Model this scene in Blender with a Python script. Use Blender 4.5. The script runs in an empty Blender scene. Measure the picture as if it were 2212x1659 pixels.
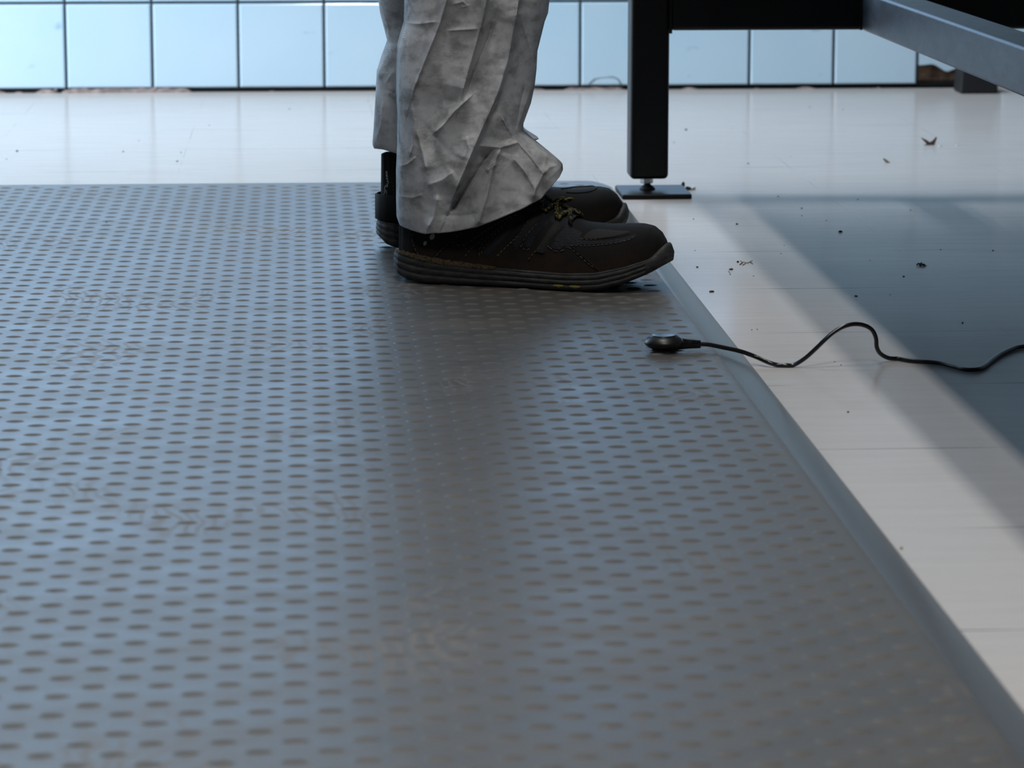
import bpy, bmesh, math, random
import numpy as np
from mathutils import Vector, Matrix, noise
from mathutils.bvhtree import BVHTree
from mathutils.geometry import tessellate_polygon
R = random.Random(7)
C = bpy.context.scene.collection
PI = math.pi

# ------------------------------------------------------------------ camera
F, HY, VX = 7000.0, -435.0, 660.0
TH = math.atan((829.5 - HY) / F)
PS = math.atan((1106 - VX) * math.cos(TH) / F)
CH = 0.508
cam = bpy.data.cameras.new('camera')
cam.sensor_width = 36
cam.lens = F / 2212 * 36
cam.clip_start = 0.05
cam.dof.use_dof = True
cam.dof.focus_distance = 3.27
cam.dof.aperture_fstop = 14
camo = bpy.data.objects.new('camera', cam)
C.objects.link(camo)
camo.location = (0, 0, CH)
camo.rotation_euler = (PI / 2 - TH, 0, -PS)
bpy.context.scene.camera = camo

st, ct, sp, cp = math.sin(TH), math.cos(TH), math.sin(PS), math.cos(PS)
def ray(px, py):
    a = (px - 1106) / F; b = (829.5 - py) / F
    return Vector((cp*a + sp*st*b + sp*ct, -sp*a + cp*st*b + cp*ct, ct*b - st))
def fl(px, py, z=0.0):                 # point of a level plane
    d = ray(px, py); k = (z - CH) / d.z
    return Vector((d.x*k, d.y*k, z))
def at(px, py, Y):                     # point of an upright plane at distance Y
    d = ray(px, py); k = Y / d.y
    return Vector((d.x*k, Y, CH + d.z*k))

# ------------------------------------------------------------------ helpers
def tag(o, label=None, cat=None, group=None, kind=None):
    if label: o['label'] = label
    if cat: o['category'] = cat
    if group: o['group'] = group
    if kind: o['kind'] = kind
    return o
def empty(name, loc, rz=0.0, parent=None):
    o = bpy.data.objects.new(name, None); C.objects.link(o)
    o.location = loc; o.rotation_euler = (0, 0, rz); o.empty_display_size = 0.05
    if parent: o.parent = parent
    return o
def obj(name, v, f, mat=None, parent=None, smooth=True, off=None, mi=None):
    me = bpy.data.meshes.new(name)
    v = [tuple(p) for p in v] if not isinstance(v, np.ndarray) else v.tolist()
    if off is not None:
        v = [(p[0]-off[0], p[1]-off[1], p[2]-off[2]) for p in v]
    me.from_pydata(v, [], [tuple(int(i) for i in q) for q in f])
    for m in (mat if isinstance(mat, (list, tuple)) else [mat]):
        if m: me.materials.append(m)
    if mi is not None:
        me.polygons.foreach_set('material_index', list(mi))
    if smooth:
        me.polygons.foreach_set('use_smooth', [True]*len(me.polygons))
    bm = bmesh.new(); bm.from_mesh(me)
    bmesh.ops.recalc_face_normals(bm, faces=bm.faces[:]); bm.to_mesh(me); bm.free()
    me.update()
    o = bpy.data.objects.new(name, me); C.objects.link(o)
    if parent: o.parent = parent
    return o
def bev(o, w, seg=2):
    m = o.modifiers.new('bevel', 'BEVEL'); m.width = w; m.segments = seg; m.limit_method = 'ANGLE'
    m.angle_limit = math.radians(40)
    n = o.modifiers.new('wn', 'WEIGHTED_NORMAL')
    return o
class MB:
    def __init__(s): s.v = []; s.f = []; s.m = []
    def add(s, v, f, mi=0):
        n = len(s.v); s.v += [tuple(p) for p in v]; s.f += [tuple(i+n for i in q) for q in f]; s.m += [mi]*len(f)
    def box(s, a, b, mi=0):
        x0, y0, z0 = a; x1, y1, z1 = b
        s.add([(x0,y0,z0),(x1,y0,z0),(x1,y1,z0),(x0,y1,z0),(x0,y0,z1),(x1,y0,z1),(x1,y1,z1),(x0,y1,z1)],
              [(0,3,2,1),(4,5,6,7),(0,1,5,4),(1,2,6,5),(2,3,7,6),(3,0,4,7)], mi)
    def tube(s, pts, r, n=8, mi=0, cap=True):
        pts = [Vector(p) for p in pts]; N = len(pts)
        rr = r if isinstance(r, (list, tuple)) else [r]*N
        t0 = (pts[1]-pts[0]).normalized()
        up = Vector((0,0,1)) if abs(t0.z) < 0.9 else Vector((0,1,0))
        nrm = (up - t0*up.dot(t0)).normalized()
        v = []
        for i in range(N):
            t = (pts[min(i+1, N-1)] - pts[max(i-1, 0)])
            t = t.normalized() if t.length > 1e-9 else t0
            nrm = (nrm - t*nrm.dot(t)).normalized(); b = t.cross(nrm)
            for k in range(n):
                a = 2*PI*k/n
                v.append(pts[i] + nrm*(math.cos(a)*rr[i]) + b*(math.sin(a)*rr[i]))
        f = [(i*n+k, i*n+(k+1) % n, (i+1)*n+(k+1) % n, (i+1)*n+k) for i in range(N-1) for k in range(n)]
        if cap:
            f += [tuple(range(n))[::-1], tuple((N-1)*n+k for k in range(n))]
        s.add(v, f, mi)
    def lathe(s, prof, c, n=32, mi=0, sx=1.0, sy=1.0):
        v = []; P = len(prof)
        for r, z in prof:
            for k in range(n):
                a = 2*PI*k/n; v.append((c[0]+r*sx*math.cos(a), c[1]+r*sy*math.sin(a), c[2]+z))
        f = [(i*n+k, i*n+(k+1) % n, (i+1)*n+(k+1) % n, (i+1)*n+k) for i in range(P-1) for k in range(n)]
        f += [tuple(range(n))[::-1], tuple((P-1)*n+k for k in range(n))]
        s.add(v, f, mi)
    def build(s, name, mat, parent=None, smooth=True, off=None):
        return obj(name, s.v, s.f, mat, parent, smooth, off, s.m)
def spline(pts, n=8):                 # Catmull-Rom through points
    P = [Vector(p) for p in pts]; P = [2*P[0]-P[1]] + P + [2*P[-1]-P[-2]]
    out = []
    for i in range(1, len(P)-2):
        for k in range(n):
            t = k/n
            out.append(0.5*((2*P[i]) + (P[i+1]-P[i-1])*t + (2*P[i-1]-5*P[i]+4*P[i+1]-P[i+2])*t*t + (3*P[i]-P[i-1]-3*P[i+1]+P[i+2])*t**3))
    out.append(P[-2]); return out
def interp(x, xs, ys): return float(np.interp(x, xs, ys))
def grid(nu, nv, cu=False):
    f = []
    for j in range(nv-1):
        for i in range(nu if cu else nu-1):
            a = j*nu+i; b = j*nu+(i+1) % nu
            f.append((a, b, b+nu, a+nu))
    return f

# ------------------------------------------------------------------ materials
def M(name, col, rough=0.5, spec=0.5, metal=0.0):
    m = bpy.data.materials.new(name); m.use_nodes = True
    p = m.node_tree.nodes['Principled BSDF']
    p.inputs['Base Color'].default_value = (*col, 1); p.inputs['Roughness'].default_value = rough
    p.inputs['Specular IOR Level'].default_value = spec; p.inputs['Metallic'].default_value = metal
    return m
def N(m, t, **kw):
    n = m.node_tree.nodes.new(t)
    for k, v in kw.items():
        if k in ('op', 'blend'): setattr(n, 'operation' if k == 'op' else 'blend_type', v)
        else: n.inputs[k].default_value = v
    return n
def L(m, a, b): m.node_tree.links.new(a, b)
def P(m): return m.node_tree.nodes['Principled BSDF']
def coords(m, scale=(1, 1, 1), gen='Object'):
    tc = m.node_tree.nodes.new('ShaderNodeTexCoord'); mp = m.node_tree.nodes.new('ShaderNodeMapping')
    mp.inputs['Scale'].default_value = scale; L(m, tc.outputs[gen], mp.inputs['Vector']); return mp.outputs['Vector']
def noise_n(m, vec, scale, detail=4, rough=0.55):
    n = N(m, 'ShaderNodeTexNoise', Scale=scale, Detail=detail, Roughness=rough); L(m, vec, n.inputs['Vector']); return n.outputs['Fac']
def ramp(m, fac, stops):
    r = m.node_tree.nodes.new('ShaderNodeValToRGB'); e = r.color_ramp.elements
    while len(e) < len(stops): e.new(0.5)
    for i, (p, c) in enumerate(stops):
        e[i].position = p; e[i].color = (*c, 1) if isinstance(c, (tuple, list)) else (c, c, c, 1)
    L(m, fac, r.inputs['Fac']); return r.outputs['Color']
def mix(m, fac, a, b, blend='MIX'):
    n = m.node_tree.nodes.new('ShaderNodeMix'); n.data_type = 'RGBA'; n.blend_type = blend
    for s, v in ((n.inputs[0], fac), (n.inputs[6], a), (n.inputs[7], b)):
        if hasattr(v, 'node'): L(m, v, s)
        else: s.default_value = (*v, 1) if isinstance(v, tuple) else v
    return n.outputs[2]
def bump(m, h, strength=0.3, dist=0.001):
    b = N(m, 'ShaderNodeBump', Strength=strength, Distance=dist); L(m, h, b.inputs['Height'])
    L(m, b.outputs['Normal'], P(m).inputs['Normal'])

# floor: pale grey sheet tiles, sealed and glossy, hairline joints
FLOOR = M('pale_floor', (0.42, 0.41, 0.41), 0.16, 0.5)
v = coords(FLOOR)
n1 = noise_n(FLOOR, coords(FLOOR, (1.2, 9, 1)), 6, 6, 0.65)
n2 = noise_n(FLOOR, v, 1.7, 5)
c = ramp(FLOOR, n1, [(0.3, (0.405, 0.385, 0.37)), (0.7, (0.445, 0.425, 0.41))])
c = mix(FLOOR, ramp(FLOOR, n2, [(0.42, 0.0), (0.75, 0.45)]), c, (0.37, 0.35, 0.34))
sep = N(FLOOR, 'ShaderNodeSeparateXYZ'); L(FLOOR, v, sep.inputs[0])
def joint(axis, off, pitch, w):
    a = N(FLOOR, 'ShaderNodeMath', op='SUBTRACT'); L(FLOOR, sep.outputs[axis], a.inputs[0]); a.inputs[1].default_value = off
    d = N(FLOOR, 'ShaderNodeMath', op='PINGPONG'); L(FLOOR, a.outputs[0], d.inputs[0]); d.inputs[1].default_value = pitch/2
    e = N(FLOOR, 'ShaderNodeMath', op='LESS_THAN'); L(FLOOR, d.outputs[0], e.inputs[0]); e.inputs[1].default_value = w
    return e.outputs[0]
jx, jy = joint(0, 0.671, 0.284, 0.00035), joint(1, 3.6375, 0.2845, 0.0015)
ja = N(FLOOR, 'ShaderNodeMath', op='MAXIMUM'); L(FLOOR, jx, ja.inputs[0]); L(FLOOR, jy, ja.inputs[1])
jn = ramp(FLOOR, noise_n(FLOOR, v, 4.5, 3), [(0.50, 0.02), (0.64, 0.8)])
jm = N(FLOOR, 'ShaderNodeMath', op='MULTIPLY'); L(FLOOR, ja.outputs[0], jm.inputs[0]); L(FLOOR, jn, jm.inputs[1])
c = mix(FLOOR, jm.outputs[0], c, (0.12, 0.115, 0.11))
L(FLOOR, c, P(FLOOR).inputs['Base Color'])
L(FLOOR, ramp(FLOOR, n1, [(0.3, 0.15), (0.75, 0.19)]), P(FLOOR).inputs['Roughness'])
bump(FLOOR, noise_n(FLOOR, coords(FLOOR, (3, 8, 1)), 12, 3), 0.025, 0.002)

fd = N(FLOOR, 'ShaderNodeBsdfDiffuse'); L(FLOOR, c, fd.inputs['Color'])          # dull dust film over the sealed floor
fm = N(FLOOR, 'ShaderNodeMixShader'); L(FLOOR, ramp(FLOOR, n2, [(0.3, 0.40), (0.7, 0.52)]), fm.inputs[0])
L(FLOOR, P(FLOOR).outputs[0], fm.inputs[1]); L(FLOOR, fd.outputs[0], fm.inputs[2])
L(FLOOR, fm.outputs[0], FLOOR.node_tree.nodes['Material Output'].inputs['Surface'])
TILE = M('glazed_tile', (0.44, 0.66, 0.82), 0.14, 0.5)
v = coords(TILE)
c = ramp(TILE, noise_n(TILE, v, 4, 5), [(0.3, (0.49, 0.70, 0.85)), (0.7, (0.56, 0.73, 0.86))])
c = mix(TILE, ramp(TILE, noise_n(TILE, coords(TILE, (1, 1, 2.5)), 17, 3), [(0.69, 0.0), (0.78, 0.5)]), c, (0.22, 0.36, 0.42))
L(TILE, c, P(TILE).inputs['Base Color'])
bump(TILE, noise_n(TILE, v, 9, 2), 0.08, 0.002)
GROUT = M('grout', (0.055, 0.085, 0.10), 0.9, 0.2)
L(GROUT, ramp(GROUT, noise_n(GROUT, coords(GROUT), 22, 3), [(0.35, (0.045, 0.085, 0.105)), (0.7, (0.085, 0.095, 0.10))]), P(GROUT).inputs['Base Color'])
MORTAR = M('brown_mortar', (0.10, 0.06, 0.04), 0.95, 0.1)
L(MORTAR, ramp(MORTAR, noise_n(MORTAR, coords(MORTAR), 40, 5), [(0.35, (0.035, 0.022, 0.017)), (0.7, (0.13, 0.085, 0.06))]), P(MORTAR).inputs['Base Color'])
PINKM = M('pink_grey_mortar', (0.36, 0.28, 0.26), 0.9, 0.2)
L(PINKM, ramp(PINKM, noise_n(PINKM, coords(PINKM), 60, 4), [(0.35, (0.15, 0.12, 0.115)), (0.7, (0.36, 0.30, 0.285))]), P(PINKM).inputs['Base Color'])
GAPD = M('dark_recess', (0.012, 0.014, 0.015), 0.9, 0.1)
CEIL = M('ceiling_paint', (0.3, 0.31, 0.33), 0.9, 0.2)
GREYW = M('painted_plaster', (0.22, 0.24, 0.26), 0.8, 0.2)

MAT = M('grey_pvc', (0.05, 0.049, 0.048), 0.42, 0.8)
v = coords(MAT)
nA = noise_n(MAT, coords(MAT, (2, 5, 1)), 5, 6, 0.6)
nB = noise_n(MAT, coords(MAT, (1, 1.6, 1)), 2.6, 4)
c = ramp(MAT, nA, [(0.35, (0.066, 0.064, 0.061)), (0.68, (0.082, 0.077, 0.070))])
c = mix(MAT, ramp(MAT, nB, [(0.52, 0.0), (0.72, 0.6)]), c, (0.09, 0.077, 0.063))
# swirled shoe scuffs, in patches
wv = N(MAT, 'ShaderNodeTexWave', Scale=26.0, Distortion=22.0, Detail=2.0); wv.inputs['Detail Scale'].default_value = .55
L(MAT, coords(MAT, (1, .8, 1)), wv.inputs['Vector'])
pm = N(MAT, 'ShaderNodeMath', op='MULTIPLY'); L(MAT, ramp(MAT, wv.outputs['Fac'], [(0.55, 0.0), (0.9, 1.0)]), pm.inputs[0])
L(MAT, ramp(MAT, noise_n(MAT, coords(MAT, (1.6, 1.0, 1)), 4.2, 3), [(0.55, 0.0), (0.68, 0.75)]), pm.inputs[1])
c = mix(MAT, pm.outputs[0], c, (0.125, 0.108, 0.092))
L(MAT, c, P(MAT).inputs['Base Color'])
rr = mix(MAT, pm.outputs[0], ramp(MAT, nA, [(0.35, 0.36), (0.72, 0.46)]), (0.62, 0.62, 0.62))
L(MAT, rr, P(MAT).inputs['Roughness'])
bump(MAT, noise_n(MAT, v, 700, 2), 0.12, 0.0006)

P(MAT).inputs['IOR'].default_value = 1.36; P(MAT).inputs['Specular IOR Level'].default_value = .5
EDGE = M('smooth_grey_pvc', (0.07, 0.068, 0.066), 0.24, 0.5)
BUBBLE = M('matt_bubble_pvc', (0.12, 0.112, 0.104), 0.7, 0.2)  # matter, slightly lighter base than the sheet, for the bubble tops
v = coords(BUBBLE)
L(BUBBLE, ramp(BUBBLE, noise_n(BUBBLE, v, 6, 5), [(0.35, (0.080, 0.077, 0.075)), (0.7, (0.100, 0.092, 0.083))]), P(BUBBLE).inputs['Base Color'])
BLK = M('black_powder_coat', (0.003, 0.0033, 0.004), 0.42, 0.25)
BEAM = M('scuffed_dark_steel', (0.03, 0.034, 0.04), 0.42, 0.4)
v = coords(BEAM, (2.2, 1, 3))
c = ramp(BEAM, noise_n(BEAM, v, 14, 6, 0.7), [(0.38, (0.014, 0.019, 0.029)), (0.68, (0.052, 0.064, 0.085))])
L(BEAM, c, P(BEAM).inputs['Base Color'])
STEEL = M('zinc_steel', (0.42, 0.43, 0.44), 0.35, 0.5, 0.9)
DKRUB = M('dark_rubber', (0.009, 0.010, 0.012), 0.6, 0.4)
PLAST = M('black_gloss_plastic', (0.004, 0.004, 0.0045), 0.26, 0.5)
CORDM = M('black_pvc_cord', (0.006, 0.005, 0.005), 0.25, 0.5)

UPPER = M('black_nubuck', (0.016, 0.015, 0.015), 0.9, 0.15)
v = coords(UPPER)
sz = N(UPPER, 'ShaderNodeSeparateXYZ'); L(UPPER, v, sz.inputs[0])
dn = noise_n(UPPER, v, 38, 5, 0.65)
hz = N(UPPER, 'ShaderNodeMapRange'); L(UPPER, sz.outputs[2], hz.inputs[0])
hz.inputs[1].default_value = 0.05; hz.inputs[2].default_value = 0.022; hz.inputs[3].default_value = 0; hz.inputs[4].default_value = 1
dm = N(UPPER, 'ShaderNodeMath', op='MULTIPLY'); L(UPPER, hz.outputs[0], dm.inputs[0]); L(UPPER, ramp(UPPER, dn, [(0.38, 0.1), (0.65, 0.9)]), dm.inputs[1])
c = mix(UPPER, dm.outputs[0], (0.012, 0.0115, 0.0115), (0.034, 0.020, 0.012))
sp_ = ramp(UPPER, noise_n(UPPER, v, 420, 2, 0.5), [(0.77, 0.0), (0.80, 0.6)])
c = mix(UPPER, sp_, c, (0.10, 0.08, 0.06))
L(UPPER, c, P(UPPER).inputs['Base Color'])
bump(UPPER, noise_n(UPPER, v, 260, 4), 0.25, 0.0008)
SOLE = M('worn_black_rubber', (0.03, 0.029, 0.028), 0.7, 0.35)
v = coords(SOLE, (8, 8, 30))
c = ramp(SOLE, noise_n(SOLE, v, 10, 6, 0.7), [(0.4, (0.018, 0.018, 0.019)), (0.75, (0.055, 0.053, 0.05))])
L(SOLE, c, P(SOLE).inputs['Base Color'])
SAND = M('sandy_dirt', (0.16, 0.115, 0.07), 0.95, 0.1)
v = coords(SAND)
L(SAND, ramp(SAND, noise_n(SAND, v, 300, 4), [(0.35, (0.03, 0.022, 0.015)), (0.7, (0.11, 0.082, 0.05))]), P(SAND).inputs['Base Color'])
MESHM = M('navy_black_mesh', (0.012, 0.014, 0.018), 0.8, 0.3)
v = coords(MESHM)
bump(MESHM, noise_n(MESHM, v, 520, 2), 0.9, 0.0015)
STITCH = M('grey_thread', (0.10, 0.10, 0.10), 0.8, 0.2)
STITCHY = M('tan_thread', (0.13, 0.11, 0.06), 0.8, 0.2)
OVER = M('charcoal_suede', (0.017, 0.0165, 0.0165), 0.8, 0.25)
YEL = M('olive_yellow', (0.22, 0.19, 0.045), 0.7, 0.3)
REFL = M('reflective_grey', (0.24, 0.26, 0.28), 0.45, 0.5)
LACE = M('yellow_black_lace', (0.1, 0.09, 0.03), 0.8, 0.2)
v = coords(LACE)
L(LACE, ramp(LACE, noise_n(LACE, v, 330, 2), [(0.50, (0.008, 0.008, 0.008)), (0.58, (0.15, 0.13, 0.03))]), P(LACE).inputs['Base Color'])
STRAP = M('black_webbing', (0.006, 0.0065, 0.0075), 0.8, 0.2)

# crumpled spunbond cloth: embossed dots, grime
CLOTH = M('dirty_white_spunbond', (0.4, 0.4, 0.4), 0.9, 0.15)
v = coords(CLOTH)
def wave(axis_vec, scale):
    mp = N(CLOTH, 'ShaderNodeMapping'); mp.inputs['Rotation'].default_value = axis_vec; L(CLOTH, v, mp.inputs['Vector'])
    w = N(CLOTH, 'ShaderNodeTexWave', Scale=scale, Distortion=0.6); w.inputs['Detail Scale'].default_value = 3.0
    L(CLOTH, mp.outputs[0], w.inputs['Vector']); return w.outputs['Fac']
w1, w2 = wave((0, 0.85, 0.1), 265), wave((0, -0.75, -0.1), 265)
wm_ = N(CLOTH, 'ShaderNodeMath', op='MULTIPLY'); L(CLOTH, w1, wm_.inputs[0]); L(CLOTH, w2, wm_.inputs[1])
nD = noise_n(CLOTH, v, 15, 7, 0.68); nE = noise_n(CLOTH, coords(CLOTH, (1, 1, 1.6)), 42, 5, 0.6)
base = ramp(CLOTH, wm_.outputs[0], [(0.02, (0.64, 0.65, 0.665)), (0.75, (0.93, 0.935, 0.945))])
base = mix(CLOTH, ramp(CLOTH, nD, [(0.42, 0.0), (0.66, 0.58)]), base, (0.14, 0.135, 0.132))
base = mix(CLOTH, ramp(CLOTH, nE, [(0.48, 0.0), (0.68, 0.58)]), base, (0.125, 0.12, 0.117))
L(CLOTH, base, P(CLOTH).inputs['Base Color'])
bump(CLOTH, wm_.outputs[0], 0.25, 0.0006)
trn = N(CLOTH, 'ShaderNodeBsdfTranslucent'); L(CLOTH, base, trn.inputs['Color'])
ms = N(CLOTH, 'ShaderNodeMixShader'); ms.inputs[0].default_value = 0.16
out = CLOTH.node_tree.nodes['Material Output']
L(CLOTH, P(CLOTH).outputs[0], ms.inputs[1]); L(CLOTH, trn.outputs[0], ms.inputs[2]); L(CLOTH, ms.outputs[0], out.inputs['Surface'])
SKIN = M('skin', (0.45, 0.28, 0.2), 0.6)
CRUMB = M('dark_crumb', (0.03, 0.024, 0.02), 0.9, 0.2)
CRUMBB = M('brown_crumb', (0.085, 0.05, 0.032), 0.9, 0.2)
CRUMBT = M('tan_fibre', (0.17, 0.11, 0.06), 0.9, 0.2)
CRUMBW = M('white_chip', (0.6, 0.6, 0.6), 0.8, 0.2)

# ------------------------------------------------------------------ setting
YW = 5.722                                            # face of the tiling
def slab(name, a, b, m):
    mb = MB(); mb.box(a, b); return tag(mb.build(name, m, None, False), kind='structure')
slab('floor', (-2.6, -1.2, -0.1), (3.2, YW + 0.16, 0.0), FLOOR)
slab('ceiling', (-2.6, -1.2, 2.9), (3.2, YW + 0.16, 3.0), CEIL)
wl = MB()
wl.box((-2.6, YW + 0.009, 0.0), (3.2, YW + 0.16, 2.9), 1)          # grout bed
PT = 0.1506; X0 = -0.4236; ZB = 0.0085; G = 0.0024
def tile(x0, x1, z0, z1):
    e = 0.0022; y = YW + R.uniform(-0.0005, 0.0005); dx, dz = R.uniform(-.0004, .0004), R.uniform(-.0004, .0004)
    vs = [(x0, YW+.0095, z0), (x1, YW+.0095, z0), (x1, YW+.0095, z1), (x0, YW+.0095, z1),
          (x0, y+e*.8, z0), (x1, y+e*.8, z0), (x1, y+e*.8, z1), (x0, y+e*.8, z1),
          (x0+e, y-dx-dz, z0+e), (x1-e, y+dx-dz, z0+e), (x1-e, y+dx+dz, z1-e), (x0+e, y-dx+dz, z1-e)]
    fs = [(0,1,5,4), (1,2,6,5), (2,3,7,6), (3,0,4,7), (4,5,9,8), (5,6,10,9), (6,7,11,10), (7,4,8,11), (8,9,10,11)]
    wl.add(vs, fs, 0)
BROKEN_X = X0 + 10*PT
for i in range(-14, 24):
    for j in range(0, 19):
        x0 = X0 + i*PT + G; x1 = X0 + (i+1)*PT - G
        z0 = ZB + j*0.1482 + (G if j else 0); z1 = ZB + (j+1)*0.1482 - G
        if i == 10 and j == 0: continue
        if x1 > 3.18: continue
        tile(x0, x1, z0, min(z1, 2.89))
# the broken tile: its lower edge is snapped off, brown bed shows beneath
bx0, bx1 = BROKEN_X + G, BROKEN_X + PT - G
low = [(0, .041), (.010, .0415), (.022, .043), (.030, .041), (.038, .036), (.046, .031), (.052, .0295), (.060, .0325), (.075, .038), (.092, .044), (.11, .05), (.13, .052), (PT-2*G, .054)]
top = ZB + .1482 - G
outl = [(bx0+x, z) for x, z in low] + [(bx1, top), (bx0, top)]
n = len(outl)
wl.add([(x, YW, z) for x, z in outl] + [(x, YW+.0095, z) for x, z in outl],
       [tuple(t) for t in tessellate_polygon([[Vector((x, z, 0)) for x, z in outl]])] + [(k, (k+1) % n, (k+1) % n+n, k+n) for k in range(n)], 0)
wl.tube([at(px, py, YW-.0004) for px, py in ((1267, 188), (1276, 178), (1284, 171), (1297, 168), (1310, 166.5), (1324, 166), (1334, 170), (1339, 178), (1344, 187))], [.0007, .0009, .0007, .0003, .0003, .0007, .0006, .0009, .0008], 6, 1)
wo = wl.build('wall_back', [TILE, GROUT], None, False); tag(wo, kind='structure')
mm = MB()                                              # brown bed lumps behind the broken tile
nu, nv = 50, 16; vv = []
for j in range(nv):
    for i in range(nu):
        x = bx0 + (bx1-bx0)*i/(nu-1); z = 0.001 + (0.06)*j/(nv-1)
        k = noise.noise(Vector((x*60, z*60, 0)))*.003 + noise.noise(Vector((x*160, z*160, 3)))*.0012
        und = .010 if z < .011 and x < bx0+.07 else 0
        vv.append((x, YW + .0055 - abs(k) + und, z))
mm.add(vv, grid(nu, nv))
tag(mm.build('trim_1', MORTAR), kind='structure')
# mortar remnants in the dark slot along the foot of the wall
sl = MB(); sl.box((-2.6, YW+.004, 0.0), (3.2, YW+.0088, ZB+.001), 0)
def strip(xa, xb, h, seed):
    nn = max(3, int((xb-xa)/.004)); v = []
    for i in range(nn):
        x = xa+(xb-xa)*i/(nn-1); e = min(1, min(i, nn-1-i)/3+.15)
        k = h*(.72+.4*noise.noise(Vector((x*70, seed, 0))))*e
        d = .006*e*(.6+.5*noise.noise(Vector((x*50, seed+4, 0))))
        v += [(x, YW-d, 0.0), (x, YW-d*.8, k*.6), (x, YW-.001+d*.2, k), (x, YW+.004, k)]
    f = [(4*i+k, 4*i+k+1, 4*i+k+5, 4*i+k+4) for i in range(nn-1) for k in range(3)]
    sl.add(v, f, 1)
for xa, xb, h in ((-.514, -.50, .006), (-.478, -.44, .008), (-.433, -.205, .0095), (-.07, -.06, .006), (.30, .42, .004), (.45, .56, .0055), (.57, .60, .006), (.66, .69, .005), (.79, .80, .006), (.865, .90, .005), (1.01, 1.017, .006), (1.17, 1.5, .006), (-2.0, -.53, .006)):
    strip(xa, xb, h, xa*9)
for px, py, s in ((334, 186, .006), (120, 190, .004)):
    p = at(px, py, YW-.002); sl.lathe([(s, 0), (s*.8, s*.5), (.001, s)], (p.x, YW-.001, .004), 8, 1, 1, .4)
tag(sl.build('trim_2', [GAPD, PINKM]), kind='structure')
# unseen frame added around the blue fill light on the back wall
wf = MB(); wx0, wx1, wz0, wz1 = -1.905, .745, .40, 1.24
for bx_ in (wx0-.05, wx0+.858, wx0+1.742, wx1):
    wf.box((bx_, YW-.05, wz0-.05), (bx_+.05, YW+.002, wz1+.05))
wf.box((wx0, YW-.05, wz0-.05), (wx1, YW+.002, wz0)); wf.box((wx0, YW-.05, wz1), (wx1, YW+.002, wz1+.05))
wfo = wf.build('added_window_frame', M('white_added_frame', (.6, .62, .64), .5), None, False); tag(wfo, kind='structure')
slab('wall_left', (-2.7, -1.2, 0), (-2.6, YW+.16, 2.9), GREYW)
slab('wall_right', (3.2, -1.2, 0), (3.3, YW+.16, 2.9), GREYW)
slab('wall_front', (-2.6, -1.3, 0), (3.2, -1.2, 2.9), GREYW)

# ------------------------------------------------------------------ anti-fatigue mat
MX, MY0, MY1, MZ = 0.398, 0.9, 4.262, 0.0135
def mat_object():
    v = []; f = []
    def lay(inset, z, rc):
        pts = []
        x0, x1, y0, y1 = -1.15+inset, MX-inset, MY0+inset, MY1-inset
        for cx, cy, a0 in ((x1-rc, y1-rc, 0), (x0+rc, y1-rc, PI/2), (x0+rc, y0+rc, PI), (x1-rc, y0+rc, 1.5*PI)):
            for k in range(7):
                a = a0 + PI/2*k/6; pts.append((cx+rc*math.cos(a), cy+rc*math.sin(a), z))
        # subdivide the straight right edge for a slightly ragged cut
        return pts
    layers = [lay(0.0, 0.0, .014), lay(-0.0005, .0016, .014), lay(.0012, .0030, .0135), lay(.012, .0078, .010), lay(.024, .0118, .008), lay(.031, .0131, .007), lay(.036, MZ, .006)]
    n = len(layers[0])
    for l in layers: v += l
    for j in range(len(layers)-1):
        for i in range(n):
            a, b = j*n+i, j*n+(i+1) % n; f.append((a, b, b+n, a+n))
    f.append(tuple((len(layers)-1)*n+i for i in range(n)))
    # raised bubbles of the tread
    rings = [(1.0, 0.0), (.93, .07), (.82, .24), (.66, .52), (.48, .76), (.26, .94), (0.0, 1.0)]
    RD, HD, K = .0088, .0011, 16
    tv = []; tf = []
    for r, z in rings[:-1]:
        for k in range(K): tv.append((r*math.cos(2*PI*k/K)*RD, r*math.sin(2*PI*k/K)*RD*.60, z*HD))
    tv.append((0, 0, HD)); tv = np.array(tv)
    for j in range(len(rings)-2):
        for k in range(K): tf.append((j*K+k, j*K+(k+1) % K, (j+1)*K+(k+1) % K, (j+1)*K+k))
    tri = [((len(rings)-2)*K+k, (len(rings)-2)*K+(k+1) % K, (len(rings)-1)*K) for k in range(K)]
    CX, CY = .0190, .0382
    base = len(v); allv = [np.array(v)]; cnt = 0
    for i in range(0, 80):
        x = .3495 - i*CX
        if x < -1.1: break
        for j in range(-2, 90):
            y = 2.9885 + (j-58)*CY + (CY/2 if i % 2 else 0)
            if y < 1.0 or y > MY1-.045: continue
            xx, yy = x, y
            t = tv.copy()
            t[:, 0] += xx; t[:, 1] += yy
            ed = np.clip((t[:, 0]-(MX-.036))/.0245, 0, 1)
            t[:, 2] += MZ - .00001 - ed*(MZ-.0078)*.75
            allv.append(t); b = base + cnt*len(tv); cnt += 1
            f.extend([tuple(q+b for q in a) for a in tf]); f.extend([tuple(q+b for q in a) for a in tri])
    return np.concatenate(allv), f, base, n
mv, mf, nbase, nloop = mat_object()
mo = obj('anti_fatigue_mat', mv, mf, [MAT, BUBBLE, EDGE], mi=[2 if max(q) < 6*nloop else 0 if q[0] < nbase or (q[0]-nbase) % 97 < 16*2 else 1 for q in mf])
tag(mo, 'large blue-grey rubber mat with raised oval bubbles under the worker', 'mat')

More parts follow.
